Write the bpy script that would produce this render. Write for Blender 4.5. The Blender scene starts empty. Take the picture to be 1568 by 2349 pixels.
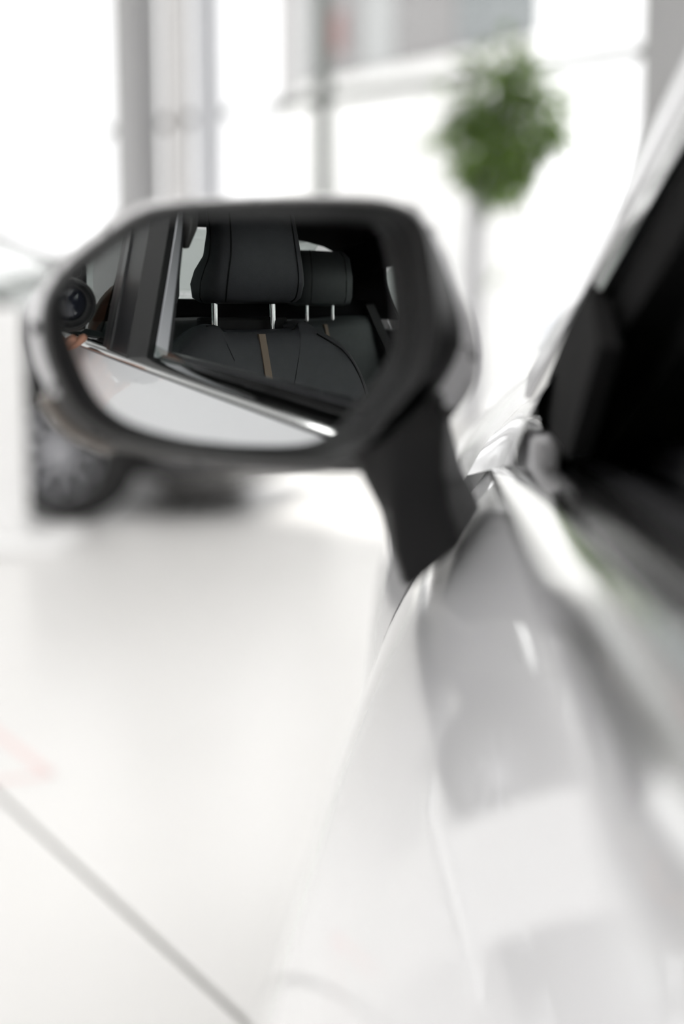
import bpy, bmesh, math, random
from mathutils import Vector, Matrix
random.seed(7)
S = bpy.context.scene
COL = S.collection
V = Vector
R = math.radians

# ------------------------------------------------------------------ camera
FPX, CX, CY = 3266.67, 784.0, 1174.5
EYE = V((0, 0, 1.15))
TH = math.atan(504.5 / FPX)
PS = math.atan(216 / FPX * math.cos(TH))
FW = V((-math.sin(PS) * math.cos(TH), math.cos(PS) * math.cos(TH), -math.sin(TH)))
RT = V((math.cos(PS), math.sin(PS), 0))
UP = RT.cross(FW)
cd = bpy.data.cameras.new('camera')
cam = bpy.data.objects.new('camera', cd)
COL.objects.link(cam)
cam.matrix_world = Matrix(((RT.x, UP.x, -FW.x, EYE.x), (RT.y, UP.y, -FW.y, EYE.y), (RT.z, UP.z, -FW.z, EYE.z), (0, 0, 0, 1)))
cd.sensor_fit = 'HORIZONTAL'; cd.sensor_width = 24; cd.lens = 50
cd.clip_start = 0.02; cd.clip_end = 300
cd.dof.use_dof = True; cd.dof.focus_distance = 1.215; cd.dof.aperture_fstop = 1.8
S.camera = cam

# ------------------------------------------------------------------ world, sun, exposure
W = bpy.data.worlds.new('sky'); S.world = W; W.use_nodes = True
bg = W.node_tree.nodes['Background']
bg.inputs[0].default_value = (1.0, 1.0, 1.0, 1); bg.inputs[1].default_value = 1.7
sl = bpy.data.lights.new('sun', 'SUN'); sl.energy = 5.0; sl.angle = R(3); sl.color = (1, .97, .92)
sun = bpy.data.objects.new('sun', sl); COL.objects.link(sun)
sun.rotation_euler = V((-.10, -.62, -.80)).to_track_quat('-Z', 'Y').to_euler()
S.view_settings.view_transform = 'Standard'; S.view_settings.look = 'None'
S.view_settings.gamma = 1; S.view_settings.use_curve_mapping = False
S.view_settings.exposure = 0.34
S.cycles.max_bounces = 12; S.cycles.transparent_max_bounces = 16
S.cycles.sample_clamp_indirect = 6

# added fill light: large unseen ceiling panels (their housings are built further down)
FILLS = [(-3.2, 0.5), (-3.2, 4.5), (1.0, -3.2), (-3.2, -3.2), (3.6, 3.6), (0.6, 3.6)]
FILL_W = 22

# ------------------------------------------------------------------ materials
MATS = {}
def mat(name, col, rough=.5, metal=0., coat=0., spec=.5, noise=None, bump=None, emit=None, coat_rough=.03):
    m = bpy.data.materials.new(name); m.use_nodes = True
    nt = m.node_tree; b = nt.nodes['Principled BSDF']
    b.inputs['Base Color'].default_value = (*col, 1); b.inputs['Roughness'].default_value = rough
    b.inputs['Metallic'].default_value = metal; b.inputs['Coat Weight'].default_value = coat
    b.inputs['Coat Roughness'].default_value = coat_rough
    b.inputs['Specular IOR Level'].default_value = spec
    if emit: b.inputs['Emission Color'].default_value = (*emit[0], 1); b.inputs['Emission Strength'].default_value = emit[1]
    tc = nt.nodes.new('ShaderNodeTexCoord')
    if noise:
        sc, amt = noise
        n = nt.nodes.new('ShaderNodeTexNoise'); n.inputs['Scale'].default_value = sc; n.inputs['Detail'].default_value = 4
        nt.links.new(tc.outputs['Object'], n.inputs['Vector'])
        r = nt.nodes.new('ShaderNodeMapRange'); r.inputs[3].default_value = 1 - amt; r.inputs[4].default_value = 1 + amt
        nt.links.new(n.outputs['Fac'], r.inputs[0])
        x = nt.nodes.new('ShaderNodeVectorMath'); x.operation = 'SCALE'; x.inputs[0].default_value = col
        nt.links.new(r.outputs[0], x.inputs['Scale']); nt.links.new(x.outputs[0], b.inputs['Base Color'])
    if bump:
        sc, st = bump
        n = nt.nodes.new('ShaderNodeTexNoise'); n.inputs['Scale'].default_value = sc
        nt.links.new(tc.outputs['Object'], n.inputs['Vector'])
        bp = nt.nodes.new('ShaderNodeBump'); bp.inputs['Strength'].default_value = st; bp.inputs['Distance'].default_value = .002
        nt.links.new(n.outputs['Fac'], bp.inputs['Height']); nt.links.new(bp.outputs[0], b.inputs['Normal'])
    MATS[name] = m
    return m
def glass(name, tint, gloss=.08, rough=0.):
    m = bpy.data.materials.new(name); m.use_nodes = True
    nt = m.node_tree; nt.nodes.remove(nt.nodes['Principled BSDF'])
    t = nt.nodes.new('ShaderNodeBsdfTransparent'); t.inputs[0].default_value = (*tint, 1)
    g = nt.nodes.new('ShaderNodeBsdfGlossy'); g.inputs['Roughness'].default_value = rough
    ge = nt.nodes.new('ShaderNodeNewGeometry'); dt = nt.nodes.new('ShaderNodeVectorMath'); dt.operation = 'DOT_PRODUCT'
    nt.links.new(ge.outputs['Normal'], dt.inputs[0]); nt.links.new(ge.outputs['Incoming'], dt.inputs[1])
    def mth(op, a, b=None):
        k = nt.nodes.new('ShaderNodeMath'); k.operation = op
        for i, q in enumerate((a, b)):
            if q is None: continue
            if isinstance(q, (int, float)): k.inputs[i].default_value = q
            else: nt.links.new(q, k.inputs[i])
        return k.outputs[0]
    f5 = mth('POWER', mth('SUBTRACT', 1.0, mth('ABSOLUTE', dt.outputs['Value'])), 5.0)
    fr = mth('ADD', mth('MULTIPLY', f5, .9), .04)      # thin pane: Schlick, the same from both sides
    mx = nt.nodes.new('ShaderNodeMixShader')
    nt.links.new(fr, mx.inputs[0]); nt.links.new(t.outputs[0], mx.inputs[1]); nt.links.new(g.outputs[0], mx.inputs[2])
    nt.links.new(mx.outputs[0], nt.nodes['Material Output'].inputs[0]); MATS[name] = m
    return m

mat('white_paint', (.62, .62, .635), .4, coat=1., noise=(900, .012))
mat('chrome', (.83, .83, .82), .08, metal=1, noise=(300, .01))
mat('mirror', (.76, .78, .785), 0., metal=1)
mat('black_plastic', (.013, .013, .0132), .50, spec=.2, bump=(900, .12))
mat('black_satin', (.012, .012, .013), .30)
mat('piano_black', (.012, .012, .013), .35, spec=.25)
mat('gloss_seal', (.012, .012, .012), .12)
mat('matt_black', (.009, .009, .009), .85, spec=.08)
mat('rubber', (.010, .010, .010), .6, spec=.3, bump=(500, .2))
mat('dark_cover', (.07, .068, .066), .35)
mat('signal_lens', (.20, .175, .15), .15, coat=1.)
mat('leather', (.085, .086, .094), .5, bump=(420, .25), noise=(60, .12))
mat('leather_rear', (.085, .094, .095), .5, bump=(420, .25), noise=(60, .12))
mat('seam', (.006, .006, .006), .7)
mat('tan_strip', (.38, .28, .20), .5, bump=(500, .2))
mat('headliner', (.016, .016, .017), .9, spec=.2, noise=(200, .1))
mat('trim_grey', (.58, .58, .61), .55, bump=(600, .1))
mat('inner_trim', (.042, .042, .045), .28, coat=.5, bump=(700, .15))
mat('car_glass', (1, 1, 1)); glass('car_glass', (.87, .90, .885))
glass('tint_glass', (.40, .45, .44)); glass('window_glass', (.97, .97, .97))
mat('tire', (.012, .012, .012), .75, bump=(120, .4))
mat('alloy', (.42, .42, .44), .3, metal=.8)
mat('black_paint', (.010, .010, .012), .35, coat=1.)
mat('silver_paint', (.62, .64, .68), .35, coat=1.)
mat('lamp_glass', (.85, .87, .88), .08, coat=1.)
mat('floor', (.68, .675, .668), .28, noise=(1.3, .03), bump=(40, .03))
mat('joint', (.10, .10, .08), .8, noise=(6, .3))
mat('red_tape', (.72, .58, .57), .5)
mat('ground', (.75, .75, .74), .9, noise=(.6, .05))
mat('wall', (.80, .80, .80), .8, noise=(2, .03))
mat('ceiling', (.8, .8, .8), .9)
mat('steel_grey', (.33, .33, .335), .5, noise=(3, .05))
mat('steel_pale', (.50, .51, .54), .5)
mat('panel_warm', (.58, .56, .55), .6)
mat('frame_dark', (.10, .11, .10), .5)
mat('facade_a', (.21, .205, .205), .6); mat('facade_b', (.32, .33, .33), .3); mat('facade_c', (.165, .185, .19), .3)
mat('facade_red', (.24, .12, .115), .6); mat('render_white', (.85, .85, .84), .9)
mat('leaf', (.085, .135, .042), .22, noise=(5, .35))
mat('bark', (.40, .40, .42), .8, noise=(30, .25))
mat('pot', (.6, .6, .6), .5, noise=(8, .05)); mat('soil', (.06, .045, .03), .95, noise=(40, .3))
mat('board_white', (.84, .84, .84), .4, noise=(30, .01))
mat('fill_diffuser', (.9, .9, .9), .4, emit=((1, .98, .95), 1.0))
mat('cam_black', (.012, .012, .012), .35, bump=(800, .2))
mat('lens_glass', (.01, .012, .02), .03, coat=1.)
mat('skin', (.60, .30, .20), .45, noise=(30, .06)); mat('cloth_black', (.013, .013, .014), .85, bump=(300, .3))
mat('hair', (.03, .02, .015), .6); mat('denim', (.05, .06, .09), .85, bump=(300, .3)); mat('shoe', (.5, .5, .5), .6)
mat('white_int', (.7, .7, .7), .6)

# ------------------------------------------------------------------ helpers
ORG = {}
def link(o, parent=None):
    COL.objects.link(o)
    if parent is not None: o.parent = parent
    ORG[o] = ORG.get(parent, V((0, 0, 0)))
    return o
def tag(o, label=None, cat=None, group=None, kind=None):
    if label: o['label'] = label
    if cat: o['category'] = cat
    if group: o['group'] = group
    if kind: o['kind'] = kind
    return o
def root(name, loc, label=None, cat=None, rz=0, group=None, kind=None, local=False):
    o = bpy.data.objects.new(name, None); COL.objects.link(o); o.location = loc; o.rotation_euler.z = rz
    o.empty_display_size = .1
    ORG[o] = V((0, 0, 0)) if local else V(loc)
    return tag(o, label, cat, group, kind)
def build(name, vs, fs, m, parent=None, smooth=True, bevel=0, sub=0, angle=40, solid=0):
    off = ORG.get(parent, V((0, 0, 0)))
    me = bpy.data.meshes.new(name)
    me.from_pydata([tuple(V(v) - off) for v in vs], [], [tuple(f) for f in fs]); me.update()
    bm = bmesh.new(); bm.from_mesh(me); bmesh.ops.recalc_face_normals(bm, faces=bm.faces); bm.to_mesh(me); bm.free()
    me.materials.append(MATS[m])
    o = bpy.data.objects.new(name, me); link(o, parent)
    if smooth:
        for p in me.polygons: p.use_smooth = True
        try: me.set_sharp_from_angle(angle=R(angle))
        except Exception: pass
    if solid:
        k = o.modifiers.new('s', 'SOLIDIFY'); k.thickness = solid; k.offset = 0
    if bevel:
        k = o.modifiers.new('b', 'BEVEL'); k.width = bevel; k.segments = 2; k.limit_method = 'ANGLE'; k.angle_limit = R(35)
    if sub:
        k = o.modifiers.new('u', 'SUBSURF'); k.levels = sub; k.render_levels = sub
    return o
class MB:
    def __init__(s): s.v = []; s.f = []
    def add(s, vs, fs):
        n = len(s.v); s.v += [V(v) for v in vs]; s.f += [[i + n for i in f] for f in fs]; return s
    def box(s, a, b):
        (x0, y0, z0), (x1, y1, z1) = a, b
        return s.add([(x0, y0, z0), (x1, y0, z0), (x1, y1, z0), (x0, y1, z0), (x0, y0, z1), (x1, y0, z1), (x1, y1, z1), (x0, y1, z1)],
                     [(0, 3, 2, 1), (4, 5, 6, 7), (0, 1, 5, 4), (1, 2, 6, 5), (2, 3, 7, 6), (3, 0, 4, 7)])
    def obox(s, c, ax, ay, az):   # oriented box: centre, three half vectors
        c, ax, ay, az = V(c), V(ax), V(ay), V(az)
        return s.add([c + ax * i + ay * j + az * k for k in (-1, 1) for j in (-1, 1) for i in (-1, 1)],
                     [(0, 2, 3, 1), (4, 5, 7, 6), (0, 1, 5, 4), (1, 3, 7, 5), (3, 2, 6, 7), (2, 0, 4, 6)])
    def loft(s, rings, closed=True, caps=True):
        n = len(rings[0]); vs = [p for r in rings for p in r]; fs = []
        for i in range(len(rings) - 1):
            for j in range(n if closed else n - 1):
                k = (j + 1) % n
                fs.append((i * n + j, i * n + k, (i + 1) * n + k, (i + 1) * n + j))
        if caps and closed:
            fs.append(tuple(range(n))[::-1]); fs.append(tuple((len(rings) - 1) * n + j for j in range(n)))
        return s.add(vs, fs)
    def tube(s, path, r, n=10, caps=True):
        path = [V(p) for p in path]; rings = []
        rr = r if isinstance(r, (list, tuple)) else [r] * len(path)
        u0 = None
        for i, p in enumerate(path):
            t = (path[min(i + 1, len(path) - 1)] - path[max(i - 1, 0)]).normalized()
            if u0 is None: u0 = t.orthogonal().normalized()
            u0 = (u0 - t * u0.dot(t)).normalized(); w = t.cross(u0)
            rings.append([p + (u0 * math.cos(a) + w * math.sin(a)) * rr[i] for a in [2 * math.pi * k / n for k in range(n)]])
        return s.loft(rings, True, caps)
    def sweep(s, path, prof):   # prof: list of (dx,dz) or one list per path point; offsets in world x and z
        rings = []
        for i, p in enumerate(path):
            pr = prof[i] if isinstance(prof[0][0], (list, tuple)) else prof
            rings.append([V(p) + V((a, 0, b)) for a, b in pr])
        return s.loft(rings, True, True)
    def torus(s, c, ax, R0, r, n=32, m=10, sx=1.0):
        c = V(c); ax = V(ax).normalized(); u = ax.orthogonal().normalized(); w = ax.cross(u); rings = []
        for i in range(n):
            a = 2 * math.pi * i / n; d = u * math.cos(a) + w * math.sin(a)
            rings.append([c + d * (R0 + r * math.cos(b)) + ax * (r * sx * math.sin(b)) for b in [2 * math.pi * k / m for k in range(m)]])
        rings.append(rings[0]); return s.loft(rings, True, False)
    def lathe(s, c, ax, prof, n=32, u=None, caps=True):   # prof: (radius, height along ax)
        c = V(c); ax = V(ax).normalized(); u = (u or ax.orthogonal()).normalized(); w = ax.cross(u)
        return s.loft([[c + ax * h + (u * math.cos(a) + w * math.sin(a)) * r for a in [2 * math.pi * k / n for k in range(n)]] for r, h in prof], True, caps)
    def build(s, name, m, parent=None, **k): return build(name, s.v, s.f, m, parent, **k)
def lerp(a, b, t): return a + (b - a) * t
def table(xs, ys, x):
    if x <= xs[0]: return ys[0]
    for i in range(len(xs) - 1):
        if x <= xs[i + 1]:
            t = (x - xs[i]) / (xs[i + 1] - xs[i]); t = t * t * (3 - 2 * t) * .35 + t * .65
            return lerp(ys[i], ys[i + 1], t)
    return ys[-1]
def catmull(pts, n, closed=False):
    pts = [V(p) for p in pts]; out = []; m = len(pts)
    for i in range(m if closed else m - 1):
        g = (lambda k: pts[k % m]) if closed else (lambda k: pts[max(0, min(m - 1, k))])
        p0, p1, p2, p3 = g(i - 1), g(i), g(i + 1), g(i + 2)
        for j in range(n):
            t = j / n
            out.append(.5 * ((2 * p1) + (p2 - p0) * t + (2 * p0 - 5 * p1 + 4 * p2 - p3) * t * t + (3 * p1 - p0 - 3 * p2 + p3) * t ** 3))
    if not closed: out.append(pts[-1])
    return out
def pray(x, y): return (FW * FPX + RT * (x - CX) - UP * (y - CY))
def at(x, y, Y):                     # the point seen at a pixel, Y metres ahead along the car
    d = pray(x, y); return EYE + d * (Y / d.y)

# ================================================================== THE ROOM
# floor slabs with recessed joints; the joint in view runs from (-.91, 2.98) to (-.38, 2.24)
fl = root('floor', (0, 0, 0), 'pale polished showroom floor with a thin dark joint', None, kind='structure')
jd = V((.579, -.815, 0)); jn = V((.815, .579, 0)); p0 = V((-.912, 2.98, 0)); c0 = p0.dot(jn); a0 = -1.4
mb = MB()
for i in range(-4, 4):
    for j in range(-4, 3):
        mb2 = MB(); n0, n1 = c0 + i * 4.2 + .007, c0 + (i + 1) * 4.2 - .007; b0, b1 = a0 + j * 7.2 + .005, a0 + (j + 1) * 7.2 - .005
        c = jn * (n0 + n1) / 2 + jd * (b0 + b1) / 2
        if abs(c.x) > 13 or c.y < -11 or c.y > 19: continue
        mb2.obox(c + V((0, 0, -.03)), jn * (n1 - n0) / 2, jd * (b1 - b0) / 2, (0, 0, .03))
        mb2.build('slab', 'floor', fl, smooth=False)
MB().box((-16, -12, -.12), (16, 22, -.012)).build('joint_bed', 'joint', fl, smooth=False)

# the diagonal glass front
WD = V((.7166, -.6975, 0)); W0 = V((-.94, 12, 0)); WN = V((-.6975, -.7166, 0))   # WN points into the room
def ws(u):           # distance along the glass front seen at image column u
    k = (u - 1000) / FPX   # x = k*y
    y = (-.94 + 1.03 * 12 * 1) / (k + 1.03) if False else (W0.x - (WD.x / WD.y) * W0.y) / (k - WD.x / WD.y)
    return (V((k * y, y, 0)) - W0).dot(WD)
def wp(s, z, d=0): p = W0 + WD * s + WN * d; return V((p.x, p.y, z))
S0, S1, ZT, ZC = -11.9, 11.4, 2.71, 5.2
win = root('window_1', wp(0, 0), 'tall glazed shop front with slim grey bars along the showroom', None, kind='structure')
mull = [S0, -7.2, ws(480), 0.0, ws(1500), 5.6, 8.4, S1]
for i in range(len(mull) - 1):
    for z0, z1 in ((.08, ZT - .03), (ZT + .03, ZC)):
        a, b = mull[i] + .03, mull[i + 1] - .03
        MB().obox(wp((a + b) / 2, (z0 + z1) / 2), WD * (b - a) / 2, WN * .006, (0, 0, (z1 - z0) / 2)).build('pane', 'window_glass', win, smooth=False)
for s in mull:
    MB().obox(wp(s, ZC / 2), WD * .035, WN * .06, (0, 0, ZC / 2)).build('mullion', 'frame_dark', win, smooth=False)
MB().obox(wp((S0 + S1) / 2, ZT), WD * (S1 - S0) / 2, WN * .045, (0, 0, .035)).build('transom', 'frame_dark', win, smooth=False)
MB().obox(wp((S0 + S1) / 2, .04), WD * (S1 - S0) / 2, WN * .06, (0, 0, .04)).build('sill_bar', 'steel_pale', win, smooth=False)
# columns
def wsd(u, d):
    q = W0 + WN * d; k = (u - 1000) / FPX; y = (q.x - (WD.x / WD.y) * q.y) / (k - WD.x / WD.y)
    return (V((k * y, y, 0)) - q).dot(WD)
def column(u0, u1, d, m, label, hd=.14):
    a, b = wsd(u0, d + hd), wsd(u1, d - hd); c = wp((a + b) / 2, 0, d); h = (b - a) / 2
    o = root('pillar', c, label, None, kind='structure')
    MB().obox(c + V((0, 0, ZC / 2)), WD * h, WN * hd, (0, 0, ZC / 2)).build('shaft', m, o, bevel=.02)
    MB().obox(c + V((0, 0, .05)), WD * (h + .02), WN * (hd + .02), (0, 0, .05)).build('plinth', 'steel_grey', o, smooth=False)
    return o
column(264, 384, .45, 'steel_grey', 'dark grey steel column left of the pale posts at the window')
column(390, 442, .12, 'panel_warm', 'narrow off-white column between the dark column and the pale grey post', .07)
column(446, 526, .2, 'steel_pale', 'pale blue-grey post at the window, right of the dark column', .07)
column(1436, 1700, .4, 'steel_grey', 'broad grey column at the window behind the white car windscreen')
# ceiling, walls that the photo does not show but the room has
MB().loft([[V((x, y, z)) for x, y in ((-9.5, -7.1), (7.3, -7.1), (7.3, 4.05), (-9.5, 20.3))] for z in (ZC, ZC + .1)]).build('ceiling', 'ceiling', None, smooth=False)['kind'] = 'structure'
MB().box((-9.6, -7.2, 0), (7.4, -7.0, ZC)).build('wall_rear', 'wall', None, smooth=False)['kind'] = 'structure'
MB().box((7.2, -7.0, 0), (7.4, 4.05, ZC)).build('wall_right', 'wall', None, smooth=False)['kind'] = 'structure'
w2 = root('window_2', (-9.5, 3, 0), 'glazed side front of the showroom left of the cars', None, kind='structure')
for i in range(7):
    y0 = -7 + i * 3.9
    MB().box((-9.506, y0 + .03, .08), (-9.494, y0 + 3.87, ZC)).build('pane', 'window_glass', w2, smooth=False)
    MB().box((-9.56, y0 - .03, 0), (-9.44, y0 + .03, ZC)).build('mullion', 'frame_dark', w2, smooth=False)
LL = ['left of the white car', 'above the display stand', 'behind the white car boot', 'nearest the rear left corner', 'right of the white car bonnet', 'above the white car bonnet']
for i, (x, y) in enumerate(FILLS):
    o = root('ceiling_fill', (x, y, ZC), 'added fill light panel, unseen on the ceiling, ' + LL[i], 'lamp', group='added ceiling fills')
    MB().box((x - 1.2, y - 1.2, ZC - .07), (x + 1.2, y + 1.2, ZC)).build('housing', 'steel_pale', o, smooth=False)
    MB().box((x - 1.16, y - 1.16, ZC - .08), (x + 1.16, y + 1.16, ZC - .07)).build('diffuser', 'fill_diffuser', o, smooth=False)
    l = bpy.data.lights.new('fill_light', 'AREA'); l.shape = 'SQUARE'; l.size = 2.3; l.energy = FILL_W * (3.0 if y < -2 else 1.0); l.color = (1, .985, .97)  # rear panels stronger: extra fill added to brighten backward-facing surfaces
    lo = bpy.data.objects.new('fill_light', l); COL.objects.link(lo); lo.location = (x, y, ZC - .09)
# outside: ground and the neighbouring building
MB().box((-70, -30, -.3), (70, 90, -.13)).build('ground', 'ground', None, smooth=False)['kind'] = 'structure'
bd = root('building', at(975, 670, 24) * 1.0, 'grey panelled building seen through the glass above the leafy tree', 'building')
BD = V((2.92, -3.7, 0)).normalized(); BN = V((BD.y, -BD.x, 0)); B0 = V((-1.72, 22, 0))
def bp(u, z, d=0):      # a point on the building front
    k = (u - 1000) / FPX; y = (B0.x - (BD.x / BD.y) * B0.y) / (k - BD.x / BD.y)
    p = V((k * y, y, 0)) + BN * d; return V((p.x, p.y, z))
zb = 1.15 + 465 / FPX * 22
cols = [(705, 738, 'facade_b'), (738, 832, 'facade_a'), (836, 912, 'facade_b'), (916, 1046, 'facade_a'), (1050, 1092, 'facade_c'), (1096, 1214, 'facade_c')]
for u0, u1, m in cols:
    for k in range(3):
        a, b = bp(u0, 0), bp(u1, 0)
        MB().obox((a + b) / 2 + V((0, 0, zb + .95 + k * 1.9)), (b - a) / 2 * .99, BN * .06, (0, 0, .93)).build('panel', m, bd, smooth=False)
for u, z in ((782, .62), (1015, 1.75)):
    a = bp(u, zb + z, .08); MB().obox(a, BD * .22, BN * .03, (0, 0, .28)).build('sign', 'facade_red', bd, smooth=False)
a, b = bp(700, 0), bp(1214, 0)
bk = V((-1.2, 7, 0))
def block(name, a, b, z0, z1, m):
    MB().loft([[V((p.x, p.y, z)) for p in (a, b, b + bk, a + bk)] for z in (z0, z1)]).build(name, m, bd, smooth=False)
block('upper_floor', a, b, zb, zb + 5.8, 'facade_a')
block('ground_floor', a, b, -.12, zb - .01, 'render_white')

# ================================================================== THE WHITE CAR
CXC = .86            # centre line of the car
car = root('car', (CXC, 0, 0), 'white car with chrome window trim, its open driver window and wing mirror nearest', 'car')
def zb_(y): return 1.067 - .047 * y            # lower edge of the belt moulding
# side sections, from the belt down: (y, [(x, z) ...])
SEC = [
 (-2.10, [(.20, 1.10), (.15, 1.05), (.09, .96), (.05, .86), (.03, .76), (.03, .66), (.05, .55), (.07, .44), (.10, .32)]),
 (-1.30, [(.07, 1.125), (.035, 1.08), (-.02, 1.00), (-.06, .90), (-.085, .79), (-.085, .68), (-.07, .56), (-.06, .44), (-.02, .30)]),
 (-.55, [(.043, 1.093), (.018, 1.065), (-.035, .985), (-.08, .88), (-.10, .77), (-.098, .67), (-.082, .56), (-.078, .44), (-.03, .27)]),
 (.20, [(.043, 1.058), (.02, 1.03), (-.03, .955), (-.072, .865), (-.094, .77), (-.094, .68), (-.08, .57), (-.078, .44), (-.03, .26)]),
 (.80, [(.043, 1.029), (.022, 1.00), (-.018, .94), (-.060, .86), (-.083, .77), (-.084, .68), (-.072, .57), (-.07, .44), (-.03, .26)]),
 (1.13, [(.045, 1.014), (.028, .990), (-.008, .935), (-.042, .865), (-.064, .78), (-.068, .69), (-.062, .57), (-.06, .44), (-.03, .26)]),
]
FSEC = [  # front wing, from the bonnet edge outward and down
 (1.135, [(.115, 1.085), (.085, 1.075), (.045, 1.035), (.005, .965), (-.04, .87), (-.062, .78), (-.066, .69), (-.06, .57), (-.04, .28)]),
 (1.40, [(.125, 1.080), (.092, 1.070), (.05, 1.03), (.005, .965), (-.045, .88), (-.066, .80), (-.070, .72), (-.066, .60), (-.05, .30)]),
 (1.75, [(.120, 1.035), (.088, 1.022), (.045, .985), (.00, .93), (-.048, .87), (-.070, .81), (-.075, .76), (-.075, .71), (-.07, .68)]),
 (2.10, [(.115, .987), (.082, .972), (.042, .935), (.00, .89), (-.045, .84), (-.064, .79), (-.068, .74), (-.066, .66), (-.055, .45)]),
 (2.40, [(.110, .943), (.075, .928), (.04, .893), (.005, .85), (-.025, .80), (-.040, .75), (-.042, .69), (-.036, .58), (-.01, .30)]),
 (2.62, [(.22, .895), (.19, .88), (.16, .85), (.13, .81), (.10, .76), (.085, .71), (.085, .65), (.09, .55), (.12, .30)]),
]
def skin(secs, y0, y1, n, arch=None, mirror=False):
    rows = []
    ny = n
    for i in range(ny + 1):
        y = lerp(y0, y1, i / ny)
        for k in range(len(secs) - 1):
            if y <= secs[k + 1][0] + 1e-9: break
        # catmull over sections
        g = lambda q: secs[max(0, min(len(secs) - 1, q))]
        s0, s1, s2, s3 = g(k - 1), g(k), g(k + 1), g(k + 2); t = (y - s1[0]) / (s2[0] - s1[0])
        pts = []
        for j in range(len(s1[1])):
            c = []
            for d in (0, 1):
                m1 = (s2[1][j][d] - s0[1][j][d]) / max(1e-6, s2[0] - s0[0]) * (s2[0] - s1[0])
                m2 = (s3[1][j][d] - s1[1][j][d]) / max(1e-6, s3[0] - s1[0]) * (s2[0] - s1[0])
                h = t * t * t; q = t * t
                c.append((2 * h - 3 * q + 1) * s1[1][j][d] + (h - 2 * q + t) * m1 + (-2 * h + 3 * q) * s2[1][j][d] + (h - q) * m2)
            pts.append(V((c[0], y, c[1])))
        pts = catmull(pts, 5)
        if arch and abs(y - arch[0]) < arch[1]:
            za = arch[2] + math.sqrt(arch[1] ** 2 - (y - arch[0]) ** 2)
            pts = [p if p.z > za else None for p in pts]
            last = [p for p in pts if p is not None][-1]
            pts = [p if p is not None else V((last.x, y, min(za, last.z))) for p in pts]
        if mirror: pts = [V((2 * CXC - p.x, p.y, p.z)) for p in pts]
        rows.append(pts)
    m = MB(); m.loft(rows, False, False); return m
for mir in (False, True):
    fd = skin(SEC, -.145, 1.128, 28, mirror=mir).build('front_door', 'white_paint', car)
    rd = skin(SEC, -1.02, -.15, 20, arch=(-1.22, .36, .33), mirror=mir).build('rear_door', 'white_paint', car)
    rq = skin(SEC, -2.10, -1.025, 24, arch=(-1.22, .36, .33), mirror=mir).build('rear_quarter', 'white_paint', car)
    fw = skin(FSEC, 1.134, 2.62, 44, arch=(1.75, .36, .33), mirror=mir).build('front_wing', 'white_paint', car)
    if not mir: FD, RD, FWG = fd, rd, fw
CSEC = [(.96, [(.125, 1.135), (.10, 1.12), (.072, 1.085), (.052, 1.035)]), (1.05, [(.12, 1.105), (.094, 1.095), (.062, 1.06), (.048, 1.022)]), (1.134, [(.115, 1.086), (.085, 1.076), (.045, 1.036), (.026, 1.005)])]
for mir in (False, True): skin(CSEC, .97, 1.134, 6, mirror=mir).build('wing_corner', 'white_paint', car)
def mx(p, mir): return V((2 * CXC - p[0], p[1], p[2])) if mir else V(p)
# pillar feet and bulkhead close the body behind the wings
for mir in (False, True):
    MB().loft([[mx(p, mir) for p in ((.060, .968, z0), (.086, .968, z0), (.086, 1.13, z0), (.040, 1.13, z0))] for z0 in (.95,)] + [[mx(p, mir) for p in ((.064, .968, 1.055), (.086, .968, 1.055), (.086, 1.13, 1.055), (.060, 1.13, 1.048))]]).build('pillar_foot', 'white_paint', car, bevel=.006)
MB().box((.14, 1.14, .30), (2 * CXC - .14, 1.17, 1.06)).build('bulkhead', 'matt_black', car, smooth=False)
# backing behind the shut lines
MB().box((.10, -1.9, .25), (.13, 2.3, .95)).build('inner_sill', 'black_satin', car, smooth=False)
# bonnet
rows = []
for i in range(13):
    y = lerp(1.13, 2.60, i / 12)
    x0 = table([1.13, 1.4, 1.75, 2.1, 2.4, 2.62], [.121, .131, .126, .121, .116, .226], y)
    z0 = table([1.13, 1.4, 1.75, 2.1, 2.4, 2.62], [1.087, 1.082, 1.037, .989, .945, .897], y)
    rows.append([V((lerp(x0, 2 * CXC - x0, t), y, z0 + .055 * math.sin(math.pi * t) ** .7)) for t in [k / 16 for k in range(17)]])
m = MB(); m.loft(rows, False, False); bon = m.build('bonnet', 'white_paint', car)
# front end
MB().loft([[V((x, y, z)) for x, y, z in ((.13, 2.6, .84), (.5, 2.78, .86), (.86, 2.83, .87), (1.22, 2.78, .86), (1.59, 2.6, .84))],
           [V((x, y, z)) for x, y, z in ((.10, 2.62, .55), (.5, 2.84, .55), (.86, 2.88, .55), (1.22, 2.84, .55), (1.62, 2.62, .55))],
           [V((x, y, z)) for x, y, z in ((.14, 2.6, .25), (.5, 2.8, .25), (.86, 2.84, .25), (1.22, 2.8, .25), (1.58, 2.6, .25))]], False, False).build('front_bumper', 'white_paint', car, solid=.02)
for mir in (False, True):
    MB().loft([[mx((.055, 2.36, .90), mir), mx((.11, 2.60, .885), mir), mx((.30, 2.71, .88), mir)], [mx((.035, 2.38, .83), mir), mx((.10, 2.63, .81), mir), mx((.32, 2.75, .81), mir)]], False, False).build('headlight', 'lamp_glass', car, solid=.02)
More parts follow.
